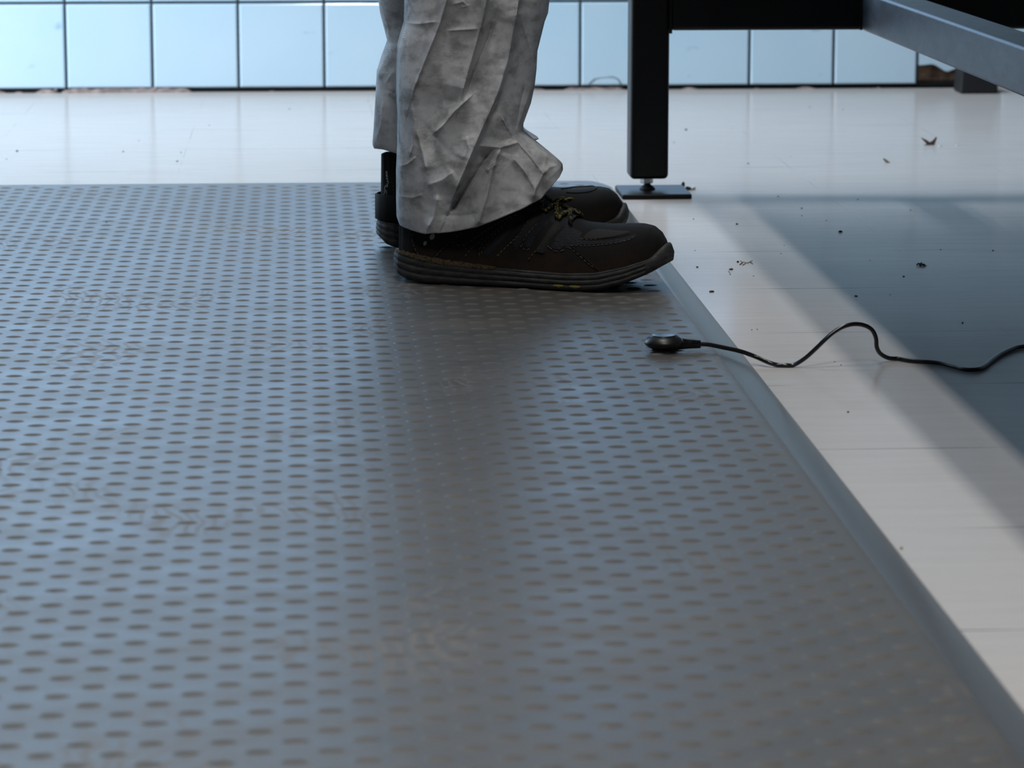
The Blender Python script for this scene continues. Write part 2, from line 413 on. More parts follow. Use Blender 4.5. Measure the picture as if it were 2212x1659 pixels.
# ------------------------------------------------------------------ work table frame
TX, TY = 0.4388, 4.181                                 # rear-left leg axis
tb = empty('work_table', (TX, TY, 0))
tag(tb, 'black square-tube steel table frame right of the worker, leg on a levelling foot', 'table')
To = (TX, TY, 0); HT = .025
def tube_sq(name, a, b, m, par, r=.006):
    mb = MB(); mb.box(a, b); o = mb.build(name, m, par, True, To); bev(o, r, 3); return o
TW, TL = .62, 2.62
legs = []
for lx, ly in ((0, 0), (TW, 0), (0, -TL), (TW, -TL)):
    x, y = TX+lx, TY+ly
    lg = tube_sq('leg', (x-HT, y-HT, .0228), (x+HT, y+HT, .80), BLK, tb)
    mb = MB(); mb.box((x-.0375, y-.0525, 0), (x+.0525, y+.0525, .0068)); bev(mb.build('foot_plate', BLK, lg, True, To), .002, 2)
    mb = MB(); mb.lathe([(.0105, .0068), (.0102, .0085), (.0085, .0105), (.0055, .0128), (.0042, .0138), (.0042, .0155)], (x, y, 0), 24); mb.build('swivel_joint', DKRUB, lg, True, To)
    mb = MB(); mb.lathe([(.0078, .0152), (.0085, .0160), (.0085, .0222), (.0078, .0228)], (x-.001, y, 0), 6); mb.build('lock_nut', STEEL, lg, False, To)
RZ0 = .2145
tube_sq('rear_rail', (TX+HT, TY-HT, RZ0), (TX+TW-HT, TY+HT, RZ0+.05), BLK, tb)
tube_sq('front_rail', (TX+HT, TY-TL-HT, RZ0), (TX+TW-HT, TY-TL+HT, RZ0+.05), BLK, tb)
bm_x = TX + .2985
tube_sq('long_beam', (bm_x-HT, TY-TL+HT, RZ0-.0005), (bm_x+HT, TY-HT, RZ0+.0495), BEAM, tb, .004)
tube_sq('upper_frame', (TX-HT, TY-TL-HT, .80), (TX+TW+HT, TY+HT, .85), BLK, tb)
tube_sq('tabletop', (TX-.03, TY-TL-.05, .85), (TX+TW+.05, TY+.045, .88), BLK, tb)
# weld beads where rail meets leg and beam meets rail
mb = MB(); mb.tube([(TX+HT+.001, TY-HT-.0005, RZ0-.0035+.054*i/12+.0007*(i % 2)) for i in range(13)], .0022, 6)
mb.build('weld_bead', BLK, tb, True, To)
mb = MB(); mb.tube([(bm_x-HT-.001, TY-HT-.001, RZ0+.05*i/12) for i in range(13)], .0018, 6)
mb.build('weld_bead', BLK, tb, True, To)

# dark grey tapered foot against the wall, partly behind the beam
p0, p1 = fl(2076, 203), fl(2157, 203); cx = (p0.x+p1.x)/2; w0 = (p1.x-p0.x)/2
ef = MB()
def frus(x, y, z, w, d): return [(x-w, y-d, z), (x+w, y-d, z), (x+w, y+d, z), (x-w, y+d, z)]
vv = frus(cx, p0.y+w0, 0, w0, w0) + frus(cx, p0.y+w0, .004, w0+.0005, w0+.0005) + frus(cx-.001, p0.y+w0, .085, w0*.86, w0*.86)
ef.add(vv, [(3,2,1,0), (0,1,5,4), (1,2,6,5), (2,3,7,6), (3,0,4,7), (4,5,9,8), (5,6,10,9), (6,7,11,10), (7,4,8,11), (8,9,10,11)])
eo = ef.build('support_foot', DKRUB, None, True); bev(eo, .003, 2)
tag(eo, 'dark grey tapered foot standing by the broken wall tile, behind the beam', 'foot')

# ------------------------------------------------------------------ grounding plug and cord
pc = Vector((.3195, 2.8885, MZ+.0019))
gp = empty('grounding_plug', pc)
tag(gp, 'black domed plug with a wavy cord lying on the mat edge', 'plug')
mb = MB(); mb.lathe([(.0115, -.0006), (.0128, 0), (.0130, .0012), (.0118, .0018)], (0, 0, 0), 40, 0); mb.build('base_disc', PLAST, gp)
mb = MB(); mb.lathe([(.0095, .0014), (.0135, .0020), (.0168, .0042), (.0180, .0066), (.0176, .0080), (.0158, .0104), (.0128, .0124), (.0118, .0129)], (0, 0, 0), 48)
mb.build('housing', M('matt_black_plastic', (.006, .006, .0065), .4, .45), gp)
mb = MB(); mb.lathe([(.0118, .0128), (.0116, .0134), (.0095, .0137), (.004, .0138), (.0005, .0138)], (0, 0, 0), 40)
mb.build('top_cap', PLAST, gp)
rel = [at(px, py, pc.y-.001) - pc for px, py in ((1464, 741), (1476, 743), (1490, 743.4), (1513, 743.6))]
mb = MB(); mb.tube([rel[0], rel[1], rel[2], rel[3]], [.0060, .0050, .0042, .0037], 20); mb.build('strain_relief', PLAST, gp)
cordpx = [(1506, 743, 0), (1520, 743.5, 0), (1535, 745, 0), (1562, 750.5, 0), (1600, 759, 0), (1633, 771, 0), (1660, 783, -.01), (1680, 789.5, -.012), (1697, 791.5, -.014), (1714, 788.5, -.014), (1737, 775, -.014), (1760, 755, -.014),
          (1780, 735.5, -.014), (1800, 718, -.012), (1823, 705, -.01), (1846, 700, -.008), (1868, 703, -.006), (1884, 713, -.004), (1892, 730, -.002), (1894, 750, .0), (1902, 764, .006), (1920, 773.5, .012), (1942, 777, .014)]
cy0 = fl(1697, 794).y
cord = []
for i, (px, py, d) in enumerate(cordpx):
    t = min(1, i/8); Y = (1-t)*(pc.y-.001) + t*(cy0+.014) + d
    p = at(px, py, Y); p.z = max(p.z, .0021); cord.append(p - pc)
for px, py in ((1965, 779), (1990, 781), (2030, 784.5), (2065, 793), (2082, 797.5), (2097, 799), (2115, 797), (2128, 790), (2140, 780), (2160, 766), (2190, 752.5), (2212, 748), (2250, 742), (2330, 741)):
    cord.append(fl(px, py, .0021) - pc)
mb = MB(); mb.tube(spline(cord, 8), .0020, 12); mb.build('cord', CORDM, gp)

# ------------------------------------------------------------------ the worker
PX, PY = 0.16, 3.42
person = empty('person', (PX, PY, 0)); PO = (PX, PY, 0)
tag(person, 'standing person in grimy white disposable coveralls and black safety shoes', 'person')

SL = .295
OUT = ([0, .008, .03, .07, .15, .3, .45, .58, .68, .78, .87, .93, .965, .987, 1], [.0, .012, .0215, .0295, .0355, .0365, .0385, .0450, .0490, .0495, .0450, .0365, .0270, .0160, 0])
INN = ([0, .008, .03, .07, .15, .3, .45, .58, .68, .78, .87, .93, .965, .987, 1], [.0, .012, .0215, .0295, .0335, .0310, .0320, .0380, .0440, .0470, .0440, .0360, .0265, .0158, 0])
ZBOT = ([0, .03, .07, .13, .70, .78, .86, .93, 1], [.0130, .0055, .0022, 0, 0, .0020, .0085, .0170, .0270])
ZMID = ([0, .06, .12, .22, .35, .5, .65, .76, .86, .93, 1], [.0305, .0295, .0265, .0225, .0195, .0180, .0172, .0190, .0255, .0320, .0390])
ZTOP = ([0, .02, .30, .36, .42, .50, .57, .63, .70, .78, .85, .90, .94, .97, .988, 1], [.104, .106, .106, .104, .098, .0880, .0780, .0700, .0645, .0630, .0640, .0645, .0625, .0565, .0490, .042])
US = [0.5-0.5*math.cos(PI*i/90) for i in range(91)]
def make_shoe(name, loc, yaw, mir, near):
    sh = empty(name, (loc[0]-PX, loc[1]-PY, loc[2]), yaw, person)
    S = lambda p: (p[0], p[1]*mir, p[2])
    def ring(u, k, n):                                 # plan outline of the sole, scaled k
        pass
    # upper
    NU, NV = len(US), 41; v = []
    for u in US:
        wo_, wi = interp(u, *OUT), interp(u, *INN); zm, zt = interp(u, *ZMID)-.001, interp(u, *ZTOP)
        e = interp(u, [0, .3, .45, .7, 1], [4.5, 4.0, 2.6, 2.7, 3.0])
        top_in = interp(u, [0, .3, .5, 1], [1, 1, 0, 0])
        ins = .0035*min(1, (u if u < .5 else 1-u)/.02)
        for j in range(NV):
            ph = PI*j/(NV-1); c_, s_ = math.cos(ph), math.sin(ph)
            y = math.copysign(abs(c_)**(2/e), c_); h = s_**(2/e)
            w = (wo_-ins if y > 0 else wi-ins)
            # ankle collar leans inwards, the heel back bulges a little
            nar = 1 - .16*top_in*h + .05*top_in*math.sin(PI*min(1, h*1.4))
            bend = -.004*h*(1-u)*0 + .0015*top_in*h
            v.append(S((u*SL + .004 - u*.008 + bend*(1 if u < .5 else 0), -y*w*nar, zm + (zt-zm)*h)))
    up = obj('upper', v, grid(NV, NU), UPPER, sh)
    up_v, up_f = [Vector(p) for p in v], grid(NV, NU)
    # sole with moulded side ribs
    levels = [(0, -.006), (.0, -.002), (.08, .0004), (.20, .0014), (.30, .0010), (.34, -.0002), (.38, .0010), (.50, .0016), (.58, .0010), (.62, -.0003), (.66, .0008), (.80, .0010), (.86, .0003), (.90, -.0006), (.94, .0002), (1.0, -.0008), (1.0, -.006)]
    loop = [(u, 1) for u in US] + [(u, -1) for u in US[-2:0:-1]]
    v = []; NL = len(loop)
    for t, o in levels:
        for u, s in loop:
            w = interp(u, *(OUT if s > 0 else INN)); ww = max(0, w + o*min(1, w/.02))
            x = u*SL + o*interp(u, [0, .05, .95, 1], [-1, 0, 0, 1])
            zb, zm = interp(u, *ZBOT), interp(u, *ZMID)
            v.append(S((x, -s*ww, zb + (zm-zb)*t)))
    f = grid(NL, len(levels), True)
    nb = len(US)
    for base in (0, (len(levels)-1)*NL):
        for i in range(nb-1):
            a, b = i, i+1; c_, d_ = (NL-i) % NL, NL-i-1
            q = [base+a, base+b, base+(d_ if i < nb-2 else b), base+c_]
            q = list(dict.fromkeys(q))
            if len(q) > 2: f.append(tuple(q))
    so = obj('sole', v, f, SOLE, sh)
    # toe bumper rising over the tip
    v = []; nu = 41; prof = [(0.0, .10), (.0014, .12), (.0020, .5), (.0014, .88), (.0002, 1.0), (-.005, 1.0)]
    tu = [.93+.07*(1-abs(2*i/(nu-1)-1)**1.6) for i in range(nu)]
    for o, t in prof:
        for i in range(nu):
            s = 1 if i < nu/2 else -1
            a = 1-abs(2*i/(nu-1)-1)                       # 0 at the ends, 1 at the tip
            u = tu[i]; w = interp(u, *(OUT if s > 0 else INN)) if abs(a-1) > 1e-6 else 0
            zb = interp(u, *ZBOT)+.001; ztp = interp(a, [0, .25, .5, .75, 1], [.031, .035, .041, .0455, .0465])
            x = u*SL + o*interp(u, [.93, 1], [.3, 1]) - .005*max(0, t-.5)*a
            v.append(S((x, -s*(max(0, w + o*(1-.6*a)) - .0015*max(0, t-.5)), zb+(ztp-zb)*t)))
    obj('toe_bumper', v, grid(nu, len(prof)), SOLE, sh)
    return sh, up_v, up_f
NEAR_LOC, NEAR_YAW = (0.089, 3.362, MZ+.0012), math.radians(-18)
FAR_LOC, FAR_YAW = (0.0745, 3.600, MZ+.0012), math.radians(1)
shoeN, uvN, ufN = make_shoe('safety_shoe', NEAR_LOC, NEAR_YAW, 1, True)
shoeN['label'] = 'near black safety shoe with yellow laces'
shoeF, uvF, ufF = make_shoe('safety_shoe', FAR_LOC, FAR_YAW, -1, False)
shoeF.scale = (.955, 1, 1)
shoeF['label'] = 'far black safety shoe with a heel strap'
MN = Matrix.Translation(NEAR_LOC) @ Matrix.Rotation(NEAR_YAW, 4, 'Z')
MF = Matrix.Translation(FAR_LOC) @ Matrix.Rotation(FAR_YAW, 4, 'Z') @ Matrix.Diagonal((.955, 1, 1, 1))
bvN = BVHTree.FromPolygons([MN @ p for p in uvN], ufN)
bvF = BVHTree.FromPolygons([MF @ p for p in uvF], ufF)
MNi, MFi = MN.inverted(), MF.inverted()
def on_shoe(px, py, bv=bvN, inv=MNi, lift=.0006):       # seam positions on the upper's surface
    d = ray(px, py).normalized(); h = bv.ray_cast(Vector((0, 0, CH)), d)
    if h[0] is None: return None
    nn = h[1] if h[1].dot(d) < 0 else -h[1]
    return inv @ (h[0] + nn*lift)
def crop(pts, ox, oy, s): return [(ox+x/s, oy+y/s) for x, y in pts]
A_ = lambda pts: crop(pts, 780, 310, 3.0722)
B_ = lambda pts: crop(pts, 1100, 380, 5.53)
def line_on(pts, n=6, **k):
    out = [on_shoe(p.x, p.y, **k) for p in spline([(x, y, 0) for x, y in pts], n)]
    return [p for p in out if p is not None]
def dense(pts, step):
    out = [pts[0]]; acc = 0
    for a, b in zip(pts, pts[1:]):
        l = (b-a).length
        if l < 1e-7: continue
        k = max(1, int(l/step))
        out += [a.lerp(b, (i+1)/k) for i in range(k)]
    return out
def stitches(mb, pts, r=.00038, on=3, off=2):
    d = dense(pts, .0008); i = 0
    while i+on < len(d):
        mb.tube(d[i:i+on+1], r, 5); i += on+off
# suede straps and mesh windows over the quarter
def patch(name, outline, m, lift, par, thick=.0009, inv=MNi, bv=bvN, step=2.2):
    o2 = [Vector((p.x, p.y)) for p in spline([(x, y, 0) for x, y in outline + outline[:1]], 5)][:-1]
    bm = bmesh.new()
    tri = tessellate_polygon([[Vector((p.x, p.y, 0)) for p in o2]])
    vs = [bm.verts.new((p.x, p.y, 0)) for p in o2]
    for t in tri:
        try: bm.faces.new([vs[i] for i in t])
        except ValueError: pass
    for _ in range(4):
        es = [e for e in bm.edges if e.calc_length() > step*3]
        if not es: break
        bmesh.ops.subdivide_edges(bm, edges=es, cuts=1)
        bmesh.ops.triangulate(bm, faces=bm.faces[:])
    ok = True; bnd = {v for e in bm.edges if e.is_boundary for v in e.verts}
    dead = []
    for v_ in bm.verts:
        p = on_shoe(v_.co.x, v_.co.y, bv, inv, (-.0004 if v_ in bnd else lift))
        if p is None: dead.append(v_)
        else: v_.co = p
    bmesh.ops.delete(bm, geom=dead, context='VERTS')
    me = bpy.data.meshes.new(name); bm.to_mesh(me); bm.free(); me.materials.append(m)
    me.polygons.foreach_set('use_smooth', [True]*len(me.polygons))
    o = bpy.data.objects.new(name, me); C.objects.link(o); o.parent = par
    return o
win1 = A_([(800, 735), (810, 690), (880, 600), (960, 530), (1040, 470), (1090, 470), (1020, 560), (930, 660), (860, 735), (825, 750)])
win2 = A_([(1075, 665), (1085, 620), (1120, 570), (1165, 520), (1200, 480), (1260, 500), (1215, 560), (1165, 620), (1130, 680), (1095, 695)])
win3 = A_([(1255, 680), (1280, 630), (1340, 560), (1400, 560), (1470, 590), (1455, 625), (1500, 645), (1600, 645), (1720, 628), (1825, 602), (1820, 625), (1740, 655), (1600, 668), (1380, 680), (1330, 705), (1270, 700)])
for w_, nm in ((win1, 'mesh_panel'), (win2, 'mesh_panel'), (win3, 'mesh_panel')):
    patch(nm, w_, MESHM, .0005, shoeN)
strap1 = A_([(1000, 660), (1060, 575), (1110, 500), (1165, 450), (1215, 470), (1165, 535), (1110, 600), (1060, 665), (1020, 720)])
strap2 = A_([(1150, 720), (1200, 640), (1250, 560), (1300, 515), (1340, 545), (1290, 610), (1245, 670), (1220, 730)])
for w_ in (strap1, strap2): patch('overlay_strap', w_, OVER, .0014, shoeN)
toecap = A_([(1460, 630), (1510, 585), (1580, 572), (1700, 582), (1800, 592), (1690, 622), (1570, 634), (1480, 636)])
patch('toe_overlay', toecap, OVER, .0013, shoeN)
mb, my = MB(), MB()
for ln in ([(345, 600), (342, 640), (360, 700), (400, 760), (440, 795)], [(470, 780), (540, 700), (620, 630), (680, 580)], [(600, 650), (640, 672), (690, 668), (760, 625), (880, 545), (1030, 470)],
           [(690, 750), (740, 690), (820, 620)], [(785, 745), (788, 700), (830, 640), (920, 560), (1040, 468)], [(800, 735), (812, 690), (880, 610), (960, 540)],
           [(900, 745), (960, 690), (1040, 620), (1105, 520), (1130, 505), (1165, 530), (1140, 560), (1075, 625), (1055, 665), (1075, 695), (1105, 705), (1150, 680)],
           [(1070, 680), (1080, 640), (1140, 560)], [(1245, 690), (1240, 660), (1265, 615), (1300, 580)],
           [(1250, 690), (1290, 715), (1340, 710), (1390, 680), (1500, 680), (1650, 668), (1760, 645), (1825, 612)], [(1380, 690), (1440, 735), (1500, 790), (1555, 830)]):
    mb = MB(); stitches(mb, line_on(A_(ln)))
    if mb.v: mb.build('stitching', STITCH, shoeN)
for ln in ([(905, 750), (1000, 650), (1080, 580), (1110, 530)], [(1110, 770), (1180, 690), (1230, 620)], [(1455, 632), (1500, 640), (1600, 630)]):
    my = MB(); stitches(my, line_on(A_(ln)))
    if my.v: my.build('tan_stitching', STITCHY, shoeN)
# seam ridges
mb = MB()
for ln in ([(335, 590), (345, 680), (400, 765), (455, 800)], [(455, 800), (560, 690), (660, 590)], [(1400, 690), (1460, 740), (1530, 800), (1570, 840)], [(600, 750), (603, 815)]):
    q = line_on(A_(ln), lift=.0002)
    mb = MB()
    if len(q) > 2: mb.tube(q, .0008, 6); mb.build('seam', UPPER, shoeN)
# reflective dots on the heel
mb = MB()
for px, py, rx in ((934, 511, .0031), (919, 525.5, .0023)):
    c0 = on_shoe(px, py, lift=.0003); cN = on_shoe(px+2, py, lift=.0003); cU = on_shoe(px, py-2, lift=.0003)
    if c0 and cN and cU:
        a = (cN-c0).normalized(); b = (cU-c0).normalized(); nn = a.cross(b).normalized()
        if nn.y > 0: nn = -nn
        vs = [c0 + a*rx*math.cos(2*PI*k/20)*.85 + b*rx*math.sin(2*PI*k/20)*1.05 + (a*rx*.25*math.sin(2*PI*k/20)) for k in range(20)]
        mb.add([p+nn*.0006 for p in vs] + [p-nn*.0006 for p in vs], [tuple(range(20))] + [(k, (k+1) % 20, (k+1) % 20+20, k+20) for k in range(20)])
dots = mb.build('reflective_dots', REFL, shoeN, False); dots['label'] = 'two small pale reflective dots on the heel'
# dirt on the sole ledge
mb = MB()
def ledge(ua, ub, m=60):
    v = []
    for i in range(m):
        u = ua+(ub-ua)*i/(m-1); w = interp(u, *OUT); z = interp(u, *ZMID)
        e = math.sin(PI*i/(m-1))**.3; k = noise.noise(Vector((u*90, 1, 2)))
        hh = (.0024+.0016*k)*e
        v += [(u*SL, -(w+.0006), z-.003*e), (u*SL, -(w+.0014*e), z-.0006), (u*SL, -(w-.001), z+.0004+hh*.4), (u*SL, -(w-.0033), z+hh)]
    mb.add(v, [(4*i+k, 4*i+k+1, 4*i+k+5, 4*i+k+4) for i in range(m-1) for k in range(3)])
ledge(.012, .40)
mb.build('sand_crust', SAND, shoeN)
# yellow marks at the lower sole
mb = MB()
for px0, px1 in ((1161, 1186), (1200, 1225)):
    for inv in (1,):
        u0, u1 = [(MNi @ fl(p, 637, MZ+.006)).x/SL for p in (px0, px1)]
        v = []
        for i in range(9):
            u = u0+(u1-u0)*i/8; w = interp(u, *OUT); e = 1-.35*abs(i/4-1)**3
            v += [(u*SL, -(w+.0012), .0030+.0008*abs(i/4-1)), (u*SL, -(w+.0019), .0040), (u*SL, -(w+.0014), .0040+.0020*e)]
        mb.add(v, [(3*i+k, 3*i+k+1, 3*i+k+4, 3*i+k+3) for i in range(8) for k in range(2)])
mb.build('yellow_sole_marks', YEL, shoeN)['label'] = 'yellow marks low on the sole'
# tongue and laces
def P3(u, a, lift):                                    # point over the instep: a = -1 outer .. 1 inner
    w = interp(u, *OUT)-.0035; zm, zt = interp(u, *ZMID), interp(u, *ZTOP)
    e = interp(u, [0, .3, .45, .7, 1], [4.5, 4.0, 2.6, 2.7, 3.0])
    ph = PI/2 + a*PI/2; c_, s_ = math.cos(ph), math.sin(ph)
    y = math.copysign(abs(c_)**(2/e), c_); hh = s_**(2/e)
    return Vector((u*SL+.004-u*.008, -y*w if False else y*w*(-1 if False else 1), zm+(zt-zm)*hh)) + Vector((.25, 0, 1)).normalized()*lift
mb = MB(); nu, nv = 15, 9; v = []
for j in range(nv):
    u = .36+.30*j/(nv-1)
    for i in range(nu):
        a = -.38+.76*i/(nu-1); v.append(P3(u, a, .003*(1-abs(2*i/(nu-1)-1)**3)+.0006*math.sin(i*3)))
mb.add(v, grid(nu, nv)); mb.build('tongue', MESHM, shoeN)
mb = MB()
for j, u in enumerate((.42, .475, .53, .585, .635)):
    for s in (1, -1):
        pts = [P3(u + .045*(t-.5), s*(-.34+.68*t), .0045+.002*math.sin(PI*t)) for t in [k/10 for k in range(11)]]
        mb.tube(pts, .0022, 8)
k0 = P3(.575, -.16, .006)
for pts in ([(0, 0, 0), (.012, -.010, .010), (.006, -.022, .008), (-.004, -.016, .000), (0, 0, 0)], [(0, 0, 0), (.016, .006, .006), (.020, .018, .004), (.008, .014, .001), (0, 0, 0)],
            [(0, 0, 0), (.014, -.006, -.004), (.028, -.012, -.010), (.040, -.010, -.016)], [(0, 0, 0), (.006, -.012, -.004), (.010, -.022, -.014)]):
    mb.tube(spline([k0+Vector(p)*.62 for p in pts], 8), .0018, 8)
mb.build('laces', LACE, shoeN)['label'] = 'yellow and black laces'
mb = MB()                                             # flat yellow woven tag on the lacing
q = [on_shoe(*p, lift=.006) for p in crop([(430, 262), (470, 290), (520, 335), (565, 385), (572, 418), (535, 405), (480, 365), (440, 315), (425, 285)], 1100, 380, 5.53)]
q = [p for p in q if p]
if len(q) > 5:
    cq = sum(q, Vector())/len(q); mb.add(q + [p - Vector((0, 0, .0015)) for p in q] + [cq+Vector((0, -.001, .0012))], [(i, (i+1) % len(q), 2*len(q)) for i in range(len(q))] + [(i, (i+1) % len(q), (i+1) % len(q)+len(q), i+len(q)) for i in range(len(q))])
    mb.build('lace_tag', LACE, shoeN)
# far shoe: webbing heel strap, pull-tab embroidery
mb = MB()
v = []; us = [.34, .24, .15, .08, .035, .01]; path = [(u, 1) for u in us] + [(-.0015, 0)] + [(u, -1) for u in us[::-1]]
for z in (.031, .0315, .0595, .060):
    for u, s in path:
        o = .0018 if z in (.0315, .0595) else .0002
        w = interp(max(0, u), *(OUT if s > 0 else INN)) if s else 0
        v.append((u*SL-(o if s == 0 else o*.4*(1 if u < .05 else 0)), (s*(w+o*.8)) if s else 0.0, z+.0*u))
mb.add(v, grid(len(path), 4)); mb.build('heel_strap', STRAP, shoeF)['label'] = 'black webbing strap around the heel'
mb = MB()
for ln in ([(222, 305), (236, 307), (237, 318), (224, 320)], [(226, 330), (240, 333), (240, 345), (227, 347)], [(228, 357), (242, 360), (241, 368)], [(229, 380), (243, 384), (243, 396)], [(240, 405), (250, 415), (248, 440)],
           [(235, 440), (243, 455), (240, 470), (230, 470), (234, 450)], [(222, 455), (212, 475), (212, 500), (225, 515), (233, 540), (228, 565)], [(205, 515), (212, 535), (200, 550)]):
    q = line_on(crop(ln, 790, 310, 5.03), 4, bv=bvF, inv=MFi, lift=.0006)
    if len(q) > 2: mb.tube(q, .00045, 5)
if mb.v: mb.build('heel_embroidery', REFL, shoeF)
mb = MB()
for ln in ([(300, 190), (290, 300), (288, 400), (300, 500), (310, 600)],):
    q = line_on(crop(ln, 790, 310, 5.03), 4, bv=bvF, inv=MFi, lift=.0006)
    if len(q) > 3: stitches(mb, q); mb.build('stitching', OVER, shoeF)
mb = MB()
q = line_on(B_([(620, 160), (720, 145), (880, 120), (1000, 125), (1040, 150), (960, 190), (800, 205), (680, 200)]), 4, bv=bvF, inv=MFi, lift=.0004)
if len(q) > 3: mb.tube(q, .0009, 6)
if mb.v: mb.build('seam', OVER, shoeF)

# coverall: trouser legs pooled over the shoes, body and sleeves above the frame
YN, YF = 3.365, 3.600
def fold(px, py, F_):
    tot = np.zeros_like(px)
    for pts, amp, wl_, wr_ in F_:
        best = np.full_like(px, 1e9); sgn = np.zeros_like(px); tt = np.zeros_like(px)
        n = len(pts)-1
        for i in range(n):
            (x0, y0), (x1, y1) = pts[i], pts[i+1]; dx, dy = x1-x0, y1-y0; l2 = dx*dx+dy*dy
            t = np.clip(((px-x0)*dx+(py-y0)*dy)/l2, 0, 1); qx, qy = px-(x0+t*dx), py-(y0+t*dy)
            d = np.hypot(qx, qy); m = d < best
            best = np.where(m, d, best); sgn = np.where(m, np.sign(dx*qy-dy*qx), sgn); tt = np.where(m, (i+t)/n, tt)
        w = np.where(sgn > 0, wl_, wr_)                  # left of the stroke (going down the picture) gets wl_
        g = (np.exp(-(best/w)**1.1) + .22*np.exp(-(best/2.4)**1.4)) * np.clip(np.minimum(tt, 1-tt)*6+.25, 0, 1)
        tot += 1.25*amp*g
    return tot
K_ = lambda pts: crop(pts, 780, 0, 3.19)
FN = [(K_([(600, -120), (590, 0), (540, 170), (480, 320), (420, 470), (370, 600), (345, 690)]), 9, 30, 9),
      (K_([(880, -120), (865, 0), (820, 200), (770, 380), (720, 550), (680, 710)]), 10, 34, 8),
      (K_([(1100, -120), (1085, 0), (1050, 200), (1010, 420), (950, 620), (900, 740), (840, 870), (790, 990), (720, 1160), (650, 1330), (600, 1460)]), 15, 40, 10),
      (K_([(775, 645), (640, 770), (560, 870), (495, 925)]), 7, 10, 22),
      (K_([(970, 1005), (930, 1090), (900, 1180), (870, 1330), (820, 1500), (800, 1570)]), 8, 9, 26),
      (K_([(950, 770), (1010, 880), (1080, 980), (1180, 1090), (1250, 1190)]), 9, 20, 8),
      (K_([(1040, 1080), (1120, 1170), (1200, 1300)]), 5, 14, 7),
      (K_([(1085, 60), (1110, 160), (1150, 290), (1205, 440)]), 7, 16, 8),
      (K_([(345, 690), (365, 850), (358, 1000), (330, 1080)]), 5, 9, 14),
      (K_([(380, 890), (425, 1060), (450, 1180)]), 4, 8, 12),
      (K_([(525, 1340), (515, 1430), (500, 1500), (450, 1590)]), 6, 9, 16),
      (K_([(305, 170), (265, 330), (260, 700), (262, 1100), (260, 1500)]), 5, 8, 18),
      (K_([(1090, 980), (960, 1015), (800, 1005)]), 5, 14, 7),
      (K_([(1390, 1130), (1300, 1150), (1250, 1200), (1200, 1300), (1180, 1390)]), 8, 10, 20),
      (K_([(300, 158), (400, 165), (520, 150)]), 2.2, 6, 6), (K_([(600, 212), (700, 205), (800, 200)]), 2.2, 6, 6),
      (K_([(250, 1150), (320, 1130), (380, 1080)]), 3, 6, 10), (K_([(250, 1350), (350, 1365), (430, 1340)]), 2, 7, 7),
      (K_([(560, 1480), (680, 1490), (800, 1470)]), -2.5, 8, 8), (K_([(860, 1180), (930, 1130)]), 3, 5, 8),
      (K_([(940, 60), (880, 260), (800, 450), (740, 620)]), -7, 22, 22), (K_([(1000, 480), (960, 650), (900, 800)]), -5, 12, 20),
      (K_([(900, 1020), (800, 1180), (690, 1350), (610, 1470)]), -9, 20, 14), (K_([(1130, 560), (1090, 760), (1060, 900)]), -6, 18, 16),
      (K_([(720, 940), (740, 1020), (700, 1100)]), 3, 14, 14), (K_([(640, 1180), (560, 1240), (450, 1280)]), 3, 12, 16),
      (K_([(1190, 560), (1140, 700), (1080, 880)]), 5, 14, 8), (K_([(1290, 1040), (1270, 1120), (1250, 1200)]), 4, 10, 10),
      (K_([(640, 30), (700, 10), (730, 40), (690, 50)]), 1.5, 4, 4)]
FFAR = [(K_([(120, 0), (190, 200), (185, 300), (240, 420)]), 6, 14, 10), (K_([(185, 300), (160, 420), (110, 520)]), 6, 10, 14), (K_([(150, 700), (140, 850), (90, 1000)]), 5, 9, 12),
        (K_([(110, 520), (180, 620), (240, 640)]), -4, 14, 14), (K_([(230, 480), (170, 570), (240, 700)]), 3, 8, 8)]
